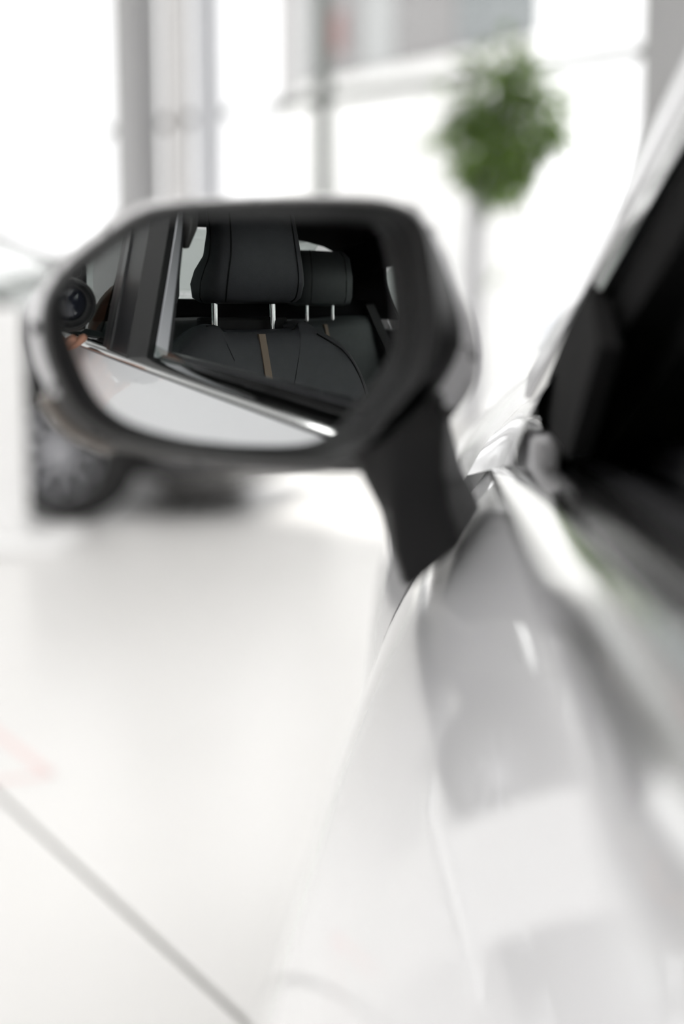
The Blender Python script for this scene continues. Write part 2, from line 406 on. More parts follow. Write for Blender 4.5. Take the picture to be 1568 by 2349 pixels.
# wheels of the white car
def wheel(parent, c, ax, r, w, spokes=10):
    c = V(c); ax = V(ax).normalized()
    m = MB(); m.lathe(c, ax, [(r * .66, -w / 2), (r * .93, -w / 2), (r, -w * .36), (r, w * .36), (r * .93, w / 2), (r * .66, w / 2)], 40, caps=False)
    t = m.build('tire', 'tire', parent)
    m = MB(); u = ax.orthogonal().normalized(); q = ax.cross(u)
    m.lathe(c, ax, [(r * .70, -w * .46), (r * .70, w * .50), (r * .64, w * .50), (r * .60, w * .2), (r * .60, -w * .46)], 40, caps=False)
    rim = m.build('rim', 'alloy', parent)
    for k in range(spokes):
        a = 2 * math.pi * k / spokes; d = u * math.cos(a) + q * math.sin(a); e = ax.cross(d)
        MB().obox(c + ax * w * .36 + d * r * .37, d * r * .27, e * r * .045, ax * w * .06).build('spoke', 'alloy', rim, bevel=.004)
    MB().lathe(c + ax * w * .28, ax, [(r * .14, 0), (r * .14, w * .12), (r * .10, w * .16)], 20).build('hub_cap', 'alloy', rim)
    MB().lathe(c + ax * w * .02, ax, [(r * .52, 0), (r * .52, w * .08)], 32).build('brake_disc', 'dark_cover', rim)
for y in (1.75, -1.22):
    for mir in (False, True):
        wheel(car, mx((.055, y, .335), mir), (1 if mir else -1, 0, 0), .335, .22)
# belt moulding: chrome lip, flange and black slot seal
ys = [lerp(-.145, 1.10, k / 16) for k in range(17)]
pr = [(-.0012, -.004), (-.0004, .0004), (.004, .0026), (.012, .0058), (.020, .0084), (.0275, .0102), (.0288, .0085), (.0288, -.006), (.012, -.007)]
MB().sweep([(.0435, y, zb_(y) + .0015) for y in ys], pr).build('belt_moulding', 'chrome', FD)
ys2 = [lerp(-1.02, -.15, k / 10) for k in range(11)]
MB().sweep([(.0435, y, zb_(y) + .0015) for y in ys2], pr).build('belt_moulding', 'chrome', RD)
MB().sweep([(.0424, y, zb_(y) - .003) for y in ys], [(-.0016, .0), (-.0016, .0028), (.002, .0036), (.002, 0)]).build('moulding_gasket', 'rubber', FD)
MB().sweep([(.0724, y, zb_(y)) for y in ys], [(0, .0075), (.0066, .0108), (.0068, -.03), (0, -.03)]).build('outer_seal', 'gloss_seal', FD)
MB().sweep([(.0842, y, zb_(y)) for y in ys], [(0, .0078), (.0122, .0132), (.0122, -.03), (0, -.03)]).build('inner_seal', 'gloss_seal', FD)
MB().sweep([(.0966, y, zb_(y)) for y in ys], [(0, .0100), (.014, .0150), (.024, .0150), (.036, .008), (.044, -.004), (.046, -.06), (.06, -.30), (.05, -.55), (0, -.6)]).build('inner_trim', 'inner_trim', FD)
# lowered glass: only its rear corner stands above the slot
gp = [(-.01, .9), (-.002, 1.099), (.09, 1.0955), (.18, 1.088), (.26, 1.077), (.32, 1.064), (.45, 1.035), (.75, .97), (1.0, .9)]
MB().loft([[V((.0795, y, z)) for y, z in gp], [V((.0835, y, z)) for y, z in gp]]).build('window_glass', 'car_glass', FD, smooth=False)
# centre pillar, following the lean of the side glass
def tx(z, x0=.06): return x0 + .38 * (z - 1.06)
def strip(name, m, a, b, parent=car, z0=1.05, z1=1.40, n=8, th=.01, bev=0):
    # a, b: functions z -> (x, y) of the two edges, thickness inward
    rings = []
    for i in range(n + 1):
        z = lerp(z0, z1, i / n); p, q = a(z), b(z)
        d = V((q[0] - p[0], q[1] - p[1], 0)).normalized(); nn = V((-d.y, d.x, 0)) * th
        rings.append([V((p[0], p[1], z)), V((q[0], q[1], z)), V((q[0], q[1], z)) + nn, V((p[0], p[1], z)) + nn])
    return MB().loft(rings).build(name, m, parent, bevel=bev)
def ln(z, ya, yb): return lerp(ya - .022, yb - .045, (z - 1.09) / .19)
pil = strip('centre_pillar', 'piano_black', lambda z: (tx(z) + .002, ln(z, .0, -.068)), lambda z: (tx(z, .062), ln(z, .145, .085)), th=.008)
strip('pillar_ridge', 'black_satin', lambda z: (tx(z) - .004, ln(z, .035, -.03)), lambda z: (tx(z) - .004, ln(z, .055, -.01)), pil, th=.006)
strip('pillar_seal', 'rubber', lambda z: (tx(z, .062), ln(z, .149, .088)), lambda z: (tx(z, .078), ln(z, .197, .139)), pil, th=.015)
strip('pillar_lip', 'piano_black', lambda z: (tx(z, .0605), ln(z, .141, .081)), lambda z: (tx(z, .0605), ln(z, .150, .090)), pil, th=.006)
strip('pillar_trim', 'trim_grey', lambda z: (tx(z, .0775), ln(z, .198, .140)), lambda z: (tx(z, .0995), ln(z, .193, .114)), pil, th=.002, z1=1.38)
strip('pillar_inner', 'inner_trim', lambda z: (tx(z, .10), ln(z, .185, .105)), lambda z: (tx(z, .112), ln(z, -.03, -.09)), pil, th=.01, z1=1.40)
MB().loft([[V((.190, .06, 1.33)), V((.200, .085, 1.33)), V((.215, .08, 1.33)), V((.205, .05, 1.33))], [V((.190, .055, 1.285)), V((.198, .08, 1.285)), V((.214, .075, 1.285)), V((.205, .045, 1.285))], [V((.190, .055, 1.25)), V((.194, .066, 1.25)), V((.202, .062, 1.25)), V((.197, .05, 1.25))]]).build('belt_guide', 'dark_cover', pil, bevel=.003)
# rear side glass, window frames
for mir in (False, True):
    a = [mx((tx(z), y, z), mir) for y, z in ((-.07, 1.10), (-.12, 1.36), (-.75, 1.36), (-1.0, 1.25), (-1.05, 1.13))]
    MB().add(a, [(0, 1, 2, 3, 4)]).build('rear_side_glass', 'tint_glass' if not mir else 'car_glass', car, smooth=False, solid=.004)
# roof with headliner, roof rails
def roofz(t, y): return 1.415 + .080 * math.sin(math.pi * t) ** .6 + .02 - .06 * ((y + .45) / .9) ** 2 * .35
rows = []; rin = []
for i in range(13):
    y = lerp(.42, -1.19, i / 12)
    rows.append([V((lerp(.175, 2 * CXC - .175, k / 16), y, roofz(k / 16, y))) for k in range(17)])
    rin.append([V((lerp(.19, 2 * CXC - .19, k / 16), y, roofz(k / 16, y) - .035)) for k in range(17)])
m = MB(); m.loft(rows, False, False); rf = m.build('roof', 'white_paint', car)
m = MB(); m.loft(rin, False, False); m.build('headliner', 'headliner', rf)
for mir in (False, True):
    path = [(.072, 1.06, 1.085), (.098, .90, 1.165), (.124, .72, 1.255), (.150, .55, 1.335), (.172, .38, 1.39), (.180, .0, 1.41), (.18, -.6, 1.405), (.178, -1.0, 1.36), (.15, -1.4, 1.24), (.15, -1.75, 1.12)]
    path = [mx(p, mir) for p in catmull(path, 4)]; sg = -1 if mir else 1
    pl = MB().sweep(path, [(-.006 * sg, -.012), (-.004 * sg, .006), (.006 * sg, .016), (.05 * sg, .03), (.06 * sg, .02), (.04 * sg, -.01), (.012 * sg, -.016)]).build('roof_rail', 'white_paint', car)
    MB().sweep([p + V((.003 * sg, 0, -.016)) for p in path[:30]], [(-.006 * sg, -.009), (-.006 * sg, .004), (.004 * sg, .009), (.012 * sg, .004), (.012 * sg, -.012)]).build('window_moulding', 'chrome', pl)
    MB().sweep([p + V((.012 * sg, 0, -.028)) for p in path[:30]], [(-.004 * sg, -.03), (-.006 * sg, .0), (.0, .016), (.03 * sg, .02), (.035 * sg, -.03)]).build('window_frame', 'matt_black', pl)
    MB().sweep([p + V((.045 * sg, 0, -.03)) for p in path], [(-.01 * sg, -.05), (-.01 * sg, .02), (.03 * sg, .045), (.14 * sg, .05), (.15 * sg, .03), (.10 * sg, -.03)]).build('inner_pillar_trim', 'matt_black', pl)
# corner panel under the A-pillar
for mir in (False, True):
    a = [mx(p, mir) for p in ((.081, 1.05, 1.060), (.080, 1.06, 1.080), (.100, .90, 1.155), (.096, .80, 1.12), (.086, .86, 1.050))]
    MB().add(a, [(0, 1, 2, 3, 4)]).build('corner_panel', 'matt_black', car, smooth=False, solid=.012)
# windscreen, dashboard, rear window
rows = []
for i in range(7):
    t = i / 6
    rows.append([V((lerp(lerp(.13, .20, t), 2 * CXC - lerp(.13, .20, t), k / 12), lerp(1.12, .42, t) + .22 * (1 - t * .7) * math.sin(math.pi * k / 12), lerp(1.085, 1.41, t) + .03 * math.sin(math.pi * t) + (.06 * t) * math.sin(math.pi * k / 12) ** .6)) for k in range(13)])
MB().loft(rows, False, False).build('windscreen', 'car_glass', car, solid=.005)
rows = []
for i in range(6):
    t = i / 5
    rows.append([V((lerp(lerp(.30, .20, t), 2 * CXC - lerp(.30, .20, t), k / 10), lerp(-1.17, -1.68, t) - .08 * math.sin(math.pi * k / 10), lerp(1.445, 1.18, t) + .02 * math.sin(math.pi * k / 10))) for k in range(11)])
MB().loft(rows, False, False).build('rear_window', 'car_glass', car, solid=.005)
m = MB()
m.loft([[V((x, y, z)) for y, z in ((1.12, 1.04), (.85, 1.06), (.70, 1.035), (.64, .97), (.66, .85), (.72, .60), (1.12, .60))] for x in (.145, .45, .86, 1.27, 1.575)]).build('dashboard', 'inner_trim', car, bevel=.02)
sw = MB().torus((.46, .50, .93), (0, -.93, .37), .185, .016).build('steering_wheel', 'inner_trim', car)
MB().lathe((.46, .53, .925), (0, -.93, .37), [(.07, 0), (.075, .02), (.05, .04)], 24).build('airbag_cover', 'black_plastic', sw)
for a in (0, math.pi, -math.pi / 2):
    d = V((math.cos(a), .37 * math.sin(a), .93 * math.sin(a)))
    MB().tube([V((.46, .525, .925)) + d * .05, V((.46, .505, .93)) + d * .18], .014, 8).build('spoke', 'black_plastic', sw)
# parcel shelf, bulkhead, boot, interior floor
MB().box((.16, -1.76, 1.10), (2 * CXC - .16, -1.04, 1.183)).build('parcel_shelf', 'headliner', car, smooth=False)
MB().box((.14, -1.9, .22), (2 * CXC - .14, 1.15, .27)).build('cabin_floor', 'headliner', car, smooth=False)
rows = [[V((lerp(.16, 2 * CXC - .16, k / 10), lerp(-1.72, -2.15, t), lerp(1.14, 1.10, t) + .02 * math.sin(math.pi * k / 10))) for k in range(11)] for t in (0, .5, 1)]
rows.append([V((lerp(.2, 2 * CXC - .2, k / 10), -2.22 - .05 * math.sin(math.pi * k / 10), .30)) for k in range(11)])
MB().loft(rows, False, False).build('boot_lid', 'white_paint', car)
# right-hand inner door trims
MB().box((2 * CXC - .13, -1.0, .5), (2 * CXC - .09, 1.1, 1.06)).build('door_trim', 'inner_trim', car, smooth=False, bevel=.01)
MB().box((.10, -1.0, .45), (.125, -.06, 1.085)).build('door_trim', 'inner_trim', car, smooth=False, bevel=.01)

# ---- seats
def puff(outline, front, back, prof_f, prof_b, c=None, inner=None):
    # outline: list of (x,z); rings of scaled outline, y given by front/back functions of (x,z) plus the pillow profile
    n = len(outline); cx = sum(p[0] for p in outline) / n if c is None else c[0]; cz = sum(p[1] for p in outline) / n if c is None else c[1]
    rings = []
    for f, prof in ((back, prof_b), (front, prof_f)):
        for s, d in prof:
            q = [(cx + (x - cx) * s, cz + (z - cz) * s) for x, z in (inner if inner and s < .95 else outline)]
            rings.append([V((x, f(x, z) + d, z)) for x, z in q])
    return MB().loft(rings)
def rounded(pts, n=6): return [(p.x, p.y) for p in catmull([(a, b, 0) for a, b in pts], n, True)]
def seat(xc, name):
    # backrest outline: notch under the headrest, shoulders sloping out to the bolsters
    o = [(-.20, 1.07), (-.14, 1.108), (-.105, 1.108), (-.09, 1.098), (.09, 1.098), (.105, 1.112), (.125, 1.118), (.165, 1.098), (.235, 1.058), (.275, 1.00), (.295, .93), (.30, .80), (.285, .62), (.26, .50), (-.26, .50), (-.285, .62), (-.30, .80), (-.295, .93), (-.27, 1.00)]
    oi = [(a, min(b, 1.09 - .9 * max(0, abs(a) - .13) ** 1.3)) if b > 1.05 else (a, b) for a, b in o]
    o = rounded([(xc + a, b) for a, b in o], 4); oi = rounded([(xc + a, b) for a, b in oi], 4)
    fr = lambda x, z: lerp(-.135, .04, (1.1 - z) / .6)
    bk = lambda x, z: lerp(-.21, -.06, (1.1 - z) / .6)
    f = [(.965, .018), (.92, .022), (.80, .022), (.5, .018), (.1, .016)]
    st = puff(o, fr, bk, [(1.0, -.02), (.985, .012)] + f, [(.5, 0), (.9, 0), (.98, .01)], (xc, .80), oi).build(name, 'leather', car, angle=180)
    # cushion
    m = MB(); rings = []
    for y, w, z0, z1 in ((-.05, .24, .38, .52), (.05, .255, .36, .56), (.30, .265, .35, .57), (.45, .255, .36, .56), (.50, .23, .40, .52)):
        rings.append([V((xc + a * w, y, b)) for a, b in ((-1, lerp(z0, z1, .3)), (-.95, z1 + .02), (-.7, z1 + .01), (-.5, z1 - .02), (.5, z1 - .02), (.7, z1 + .01), (.95, z1 + .02), (1, lerp(z0, z1, .3)), (.9, z0), (-.9, z0))])
    m.loft(rings).build('cushion', 'leather', st, sub=1)
    MB().box((xc - .22, -.05, .27), (xc + .22, .45, .37)).build('seat_base', 'black_plastic', st, smooth=False)
    # stripe running up the backrest
    m = MB(); rings = []
    for k in range(15):
        z = lerp(.52, 1.088, k / 14); xx = xc + .006 - .012 * (k / 14); y = fr(xc, z) + lerp(.0155, .012, 0) + (.020 if z > 1.05 else .0)
        y = fr(xc, z) + .0185 + .003 * min(1, abs(z - .8) / .2)
        rings.append([V((xx - .0085, y - .01, z)), V((xx - .0085, y + .004, z)), V((xx + .0085, y + .004, z)), V((xx + .0085, y - .01, z))])
    m.loft(rings).build('tan_stripe', 'tan_strip', st, smooth=False)
    # headrest: curved front pad with side wings
    def hsec(z, w, yf, yb):
        pts = [(-w, yb + .03), (-w - .004, yf - .045), (-w * .93, yf - .012), (-w * .72, yf), (0, yf + .006), (w * .72, yf), (w * .93, yf - .012), (w + .004, yf - .045), (w, yb + .03), (w * .7, yb), (0, yb - .004), (-w * .7, yb)]
        return [V((xc + p.x, p.y, z)) for p in catmull([(a, b, 0) for a, b in pts], 3, True)]
    zs = [(1.155, .098, -.150, -.200), (1.159, .117, -.128, -.232), (1.169, .124, -.115, -.250), (1.20, .126, -.105, -.255), (1.23, .122, -.101, -.240), (1.26, .116, -.100, -.205), (1.31, .111, -.105, -.190), (1.37, .107, -.118, -.195), (1.392, .098, -.133, -.190), (1.40, .08, -.155, -.180)]
    hr = MB().loft([hsec(*a) for a in zs]).build('headrest', 'leather', st)
    for sx in (-1, 1):
        p = [V((xc + sx * a[1] * .74, a[2] + .0005, a[0])) for a in zs[1:9]]
        MB().tube(catmull(p, 4), .0016, 6).build('seam', 'seam', hr)
        p = [V((xc + sx * (a[1] + .004), a[2] - .045 - .012 * math.sin(i), a[0])) for i, a in enumerate(zs[1:8])]
        MB().tube(catmull(p, 4), .0014, 6).build('seam', 'seam', hr)
        MB().tube([(xc - .016 + sx * .077, -.168, 1.05), (xc - .016 + sx * .077, -.170, 1.17)], .0075, 16).build('headrest_post', 'chrome', st)
        MB().tube([(xc - .016 + sx * .077, -.166, 1.07), (xc - .016 + sx * .077, -.167, 1.094)], .013, 14).build('post_sleeve', 'black_plastic', st)
    # piping along the notch and shoulder
    p = [V((xc + a, -.128, b)) for a, b in ((-.135, 1.107), (-.105, 1.105), (-.085, 1.093), (0, 1.091), (.085, 1.093), (.105, 1.108), (.128, 1.113))]
    MB().tube(catmull(p, 4), .0016, 6).build('piping', 'seam', st)
    p = [V((xc + a, fr(0, b) + .0205, b)) for a, b in ((.15, 1.085), (.22, 1.045), (.258, .99), (.275, .92), (.28, .80))]
    MB().tube(catmull(p, 4), .0018, 6).build('piping', 'seam', st)
    # hard shell behind the notch
    MB().box((xc - .12, -.215, 1.06), (xc + .12, -.19, 1.125)).build('back_shell', 'black_plastic', st, smooth=False, bevel=.008)
    return st
seat(.460, 'driver_seat')
seat(1.258, 'passenger_seat')
# rear bench: two shaped backrests with headrests
def rear_seat(xc):
    o = rounded([(xc - .33, .55), (xc - .34, .9), (xc - .30, 1.06), (xc - .2, 1.10), (xc, 1.105), (xc + .2, 1.115), (xc + .31, 1.10), (xc + .345, .98), (xc + .35, .8), (xc + .34, .55)], 4)
    fr = lambda x, z: lerp(-.93, -.72, (1.13 - z) / .6)
    st = puff(o, fr, lambda x, z: fr(x, z) - .10, [(1, -.03), (.97, .0), (.88, .015), (.7, .012), (.3, .008), (.05, .008)], [(.6, 0), (1, 0)], (xc, .82)).build('rear_seat', 'leather_rear', car)
    MB().box((xc - .36, -.85, .30), (xc + .36, -.35, .52)).build('cushion', 'leather_rear', st, bevel=.04)
    m = MB(); rings = []
    for k in range(9):
        z = lerp(.6, 1.085, k / 8); y = fr(xc, z) + .016
        rings.append([V((xc - .008, y - .01, z)), V((xc - .008, y + .003, z)), V((xc + .008, y + .003, z)), V((xc + .008, y - .01, z))])
    m.loft(rings).build('tan_stripe', 'tan_strip', st, smooth=False)
    def hs(z, w, yf, yb): return [V((xc + p.x, p.y, z)) for p in catmull([(a, b, 0) for a, b in ((-w, yb + .02), (-w, yf - .03), (-w * .8, yf), (0, yf + .006), (w * .8, yf), (w, yf - .03), (w, yb + .02), (w * .7, yb), (-w * .7, yb))], 3, True)]
    zs = [(1.158, .11, -.91, -.96), (1.165, .134, -.885, -.985), (1.19, .140, -.875, -.99), (1.27, .138, -.87, -.995), (1.34, .133, -.88, -.99), (1.365, .118, -.90, -.975)]
    hr = MB().loft([hs(*a) for a in zs]).build('headrest', 'leather_rear', st)
    for sx in (-1, 1):
        MB().tube(catmull([V((xc + sx * a[1] * .62, a[2] + .002, a[0])) for a in zs[1:]], 3), .0022, 6).build('seam', 'seam', hr)
        MB().tube([(xc + sx * .065, -.935, 1.07), (xc + sx * .065, -.935, 1.2)], .0075, 12).build('headrest_post', 'chrome', st)
    return st
rear_seat(1.228)
rear_seat(.465)
# seat belt of the right rear place, C-pillar trims with the bright door opening between
MB().loft([[V((1.47, -.93, 1.16)), V((1.52, -.93, 1.165)), V((1.52, -.945, 1.165)), V((1.47, -.945, 1.16))], [V((1.49, -.80, .95)), V((1.54, -.80, .95)), V((1.54, -.81, .95)), V((1.49, -.81, .95))], [V((1.52, -.72, .62)), V((1.57, -.72, .62)), V((1.57, -.73, .62)), V((1.52, -.73, .62))]]).build('seat_belt', 'black_plastic', car)
for mir in (False, True):
    a = [mx((tx(z, .085), y, z), mir) for y, z in ((-.87, 1.10), (-.895, 1.18), (-.90, 1.25), (-.87, 1.33), (-.80, 1.375), (-.95, 1.42), (-1.45, 1.36), (-1.72, 1.12))]
    MB().add(a, [tuple(range(8))]).build('rear_pillar_trim', 'headliner', car, smooth=False, solid=.02)
    MB().tube(catmull([p + V((0, .005, 0)) for p in a[0:5]], 4), .006, 8).build('opening_seal', 'black_satin', car)

# ---- wing mirror
d0 = pray(163, 700).normalized(); MC = EYE + d0 * (.80 + 1.30)         # centre of the convex glass
MN = -d0; ME = V((0, 0, 1)).cross(MN).normalized(); MU = MN.cross(ME)
MP = EYE + d0 * .80                                                     # foot point of the glass
def ml(px, py, h):
    d = pray(px, py); t = (MP + MN * h - EYE).dot(MN) / d.dot(MN); return EYE + d * t
NA = 112
CPX = (545, 765)
def ring(pts, h, k=6):
    dense = catmull([(a, b, 0) for a, b in pts], 8, True)
    pol = sorted((math.atan2(p.y - CPX[1], p.x - CPX[0]), math.hypot(p.x - CPX[0], p.y - CPX[1])) for p in dense)
    pol = [(pol[-1][0] - 2 * math.pi, pol[-1][1])] + pol + [(pol[0][0] + 2 * math.pi, pol[0][1])]
    out = []
    for i in range(NA):
        a = -math.pi + 2 * math.pi * i / NA
        for q in range(len(pol) - 1):
            if pol[q][0] <= a <= pol[q + 1][0]:
                t = (a - pol[q][0]) / max(1e-9, pol[q + 1][0] - pol[q][0]); r = lerp(pol[q][1], pol[q + 1][1], t); break
        hh = h(a) if callable(h) else h
        out.append(ml(CPX[0] + r * math.cos(a), CPX[1] + r * math.sin(a), hh))
    return out
GL = [(158, 692), (185, 650), (240, 595), (310, 548), (395, 512), (490, 503), (690, 505), (845, 506), (905, 530), (930, 600), (942, 680), (942, 775), (922, 850), (876, 920), (822, 988), (765, 1018), (690, 1032), (590, 1027), (470, 1012), (365, 988), (285, 955), (232, 905), (198, 840), (172, 770)]
LIP = [(92, 722), (108, 670), (158, 605), (240, 540), (315, 490), (395, 470), (560, 460), (740, 456), (880, 464), (945, 490), (973, 535), (987, 610), (998, 700), (1000, 775), (982, 838), (935, 900), (880, 962), (832, 1022), (780, 1052), (700, 1058), (590, 1055), (430, 1042), (290, 1015), (205, 975), (155, 925), (122, 860), (98, 790)]
SIDE = [(92, 722), (106, 668), (155, 602), (238, 536), (313, 487), (393, 467), (560, 457), (740, 453), (885, 460), (955, 490), (992, 545), (1030, 640), (1055, 740), (1052, 805), (1012, 880), (950, 955), (890, 1020), (840, 1056), (780, 1064), (700, 1068), (590, 1064), (430, 1050), (288, 1022), (200, 982), (150, 930), (118, 862), (96, 792)]
CAP = [(60, 742), (74, 686), (138, 596), (226, 522), (300, 476), (372, 458), (560, 451), (740, 446), (892, 452), (966, 480), (1015, 560), (1064, 680), (1096, 785), (1092, 870), (1045, 950), (960, 1030), (880, 1075), (830, 1084), (780, 1085), (700, 1082), (590, 1076), (420, 1062), (270, 1036), (185, 1002), (128, 945), (92, 868), (66, 800)]
def scl(r, s, h):
    c = sum(r, V()) / len(r); return [c + (p - c) * s + MN * h for p in r]
cap_r = ring(CAP, -.030)
# housing carcass (black) behind the lip is the part; lip, glass, cap, cover, signal and foot hang on it
hs0 = ring(SIDE, -.024); wm = MB().loft([ring(LIP, .004), hs0, scl(hs0, .97, -.02)], True, False).build('wing_mirror', 'black_plastic', car, angle=60)
r_lip = ring(LIP, .006); r_gl = ring(GL, -.004)
def mixr(t, h): return [r_lip[i].lerp(r_gl[i], t) + MN * h for i in range(NA)]
MB().loft([r_lip, mixr(.06, .010), mixr(.2, .016), mixr(.36, .015), mixr(.55, .011), mixr(.8, .003), mixr(.96, -.001), r_gl, [p - MN * .012 for p in r_gl]], True, False).build('mirror_bezel', 'black_plastic', wm, angle=60)
# convex glass
def glass_face():
    n = 60; m = MB(); us = [(p - MP).dot(ME) for p in r_gl]; vs_ = [(p - MP).dot(MU) for p in r_gl]
    u0, u1, v0, v1 = min(us) - .006, max(us) + .006, min(vs_) - .006, max(vs_) + .006
    c = MB(); rings = []
    for s in [k / 24 for k in range(1, 25)]:
        rw = []
        for p in r_gl:
            cc = ml(CPX[0], CPX[1], 0); uu = ((cc + (p - cc) * s * 1.03) - MP)
            a, b = uu.dot(ME), uu.dot(MU); z = math.sqrt(1.30 ** 2 - a * a - b * b) - 1.30
            rw.append(MP + ME * a + MU * b + MN * z)
        rings.append(rw)
    cc = ml(CPX[0], CPX[1], 0) - MP; a, b = cc.dot(ME), cc.dot(MU)
    m.loft(rings, True, False); m.v.append(MP + ME * a + MU * b + MN * (math.sqrt(1.69 - a * a - b * b) - 1.30)); k = len(m.v) - 1
    for j in range(NA): m.f.append([k, j, (j + 1) % NA])
    # exact sphere normals come from a fine mesh
    return m
gm = glass_face().build('mirror_glass', 'mirror', wm, angle=180)
me = gm.data
cl = MC - ORG[wm]
if (me.polygons[0].center - cl).dot(me.polygons[0].normal) < 0: me.flip_normals()
me.normals_split_custom_set_from_vertices([tuple((v.co - cl).normalized()) for v in me.vertices])
# shells: white cap above, dark cover below
rings = [hs0, [a.lerp(b, .6) for a, b in zip(hs0, cap_r)], cap_r, scl(cap_r, .995, -.02), scl(cap_r, .95, -.045), scl(cap_r, .82, -.07), scl(cap_r, .55, -.092), scl(cap_r, .2, -.102)]
a_l = math.atan2(930 - CPX[1], 112 - CPX[0]); a_r = math.atan2(935 - CPX[1], 1060 - CPX[0])
up, lo = MB(), MB()
def low(i): a = -math.pi + 2 * math.pi * (i + .5) / NA; return a_r < a < a_l
for i in range(len(rings) - 1):
    for j in range(NA):
        k = (j + 1) % NA
        (lo if low(j) else up).add([rings[i][j], rings[i][k], rings[i + 1][k], rings[i + 1][j]], [(0, 1, 2, 3)])
for m_, nm, mt in ((up, 'mirror_cap', 'white_paint'), (lo, 'lower_cover', 'dark_cover')):
    o = m_.build(nm, mt, wm, angle=70)
    bm = bmesh.new(); bm.from_mesh(o.data); bmesh.ops.remove_doubles(bm, verts=bm.verts, dist=1e-5); bm.to_mesh(o.data); bm.free()
    for p in o.data.polygons: p.use_smooth = True
# repeater lamp wrapped round the outer lower corner
p = [ml(*q, -.031) for q in ((100, 905), (122, 942), (160, 985), (205, 1008), (262, 1032))]
MB().tube(catmull(p, 4), [.002] + [.0042] * 15 + [.002], 10).build('repeater_lamp', 'signal_lens', wm)
# foot between housing and door
ft = [[(800, 1040, .815), (905, 1000, .80), (1005, 890, .82), (1030, 900, .90), (940, 1000, .92), (825, 1040, .88)],
      [(826, 1088, .825), (905, 1075, .815), (1018, 975, .83), (1036, 985, .92), (945, 1080, .94), (838, 1090, .90)],
      [(866, 1160, .845), (898, 1155, .83), (1015, 1085, .84), (1060, 1075, .94), (960, 1130, .96), (875, 1160, .92)],
      [(893, 1258, .845), (908, 1268, .83), (1030, 1168, .85), (1088, 1128, .955), (990, 1200, .97), (900, 1250, .94)],
      [(922, 1342, .842), (936, 1362, .832), (1062, 1252, .85), (1106, 1164, .945), (1010, 1250, .985), (928, 1325, .96)]]
MB().loft([[at(*q) for q in r] for r in ft]).build('mirror_foot', 'black_plastic', wm, bevel=.004, angle=25)

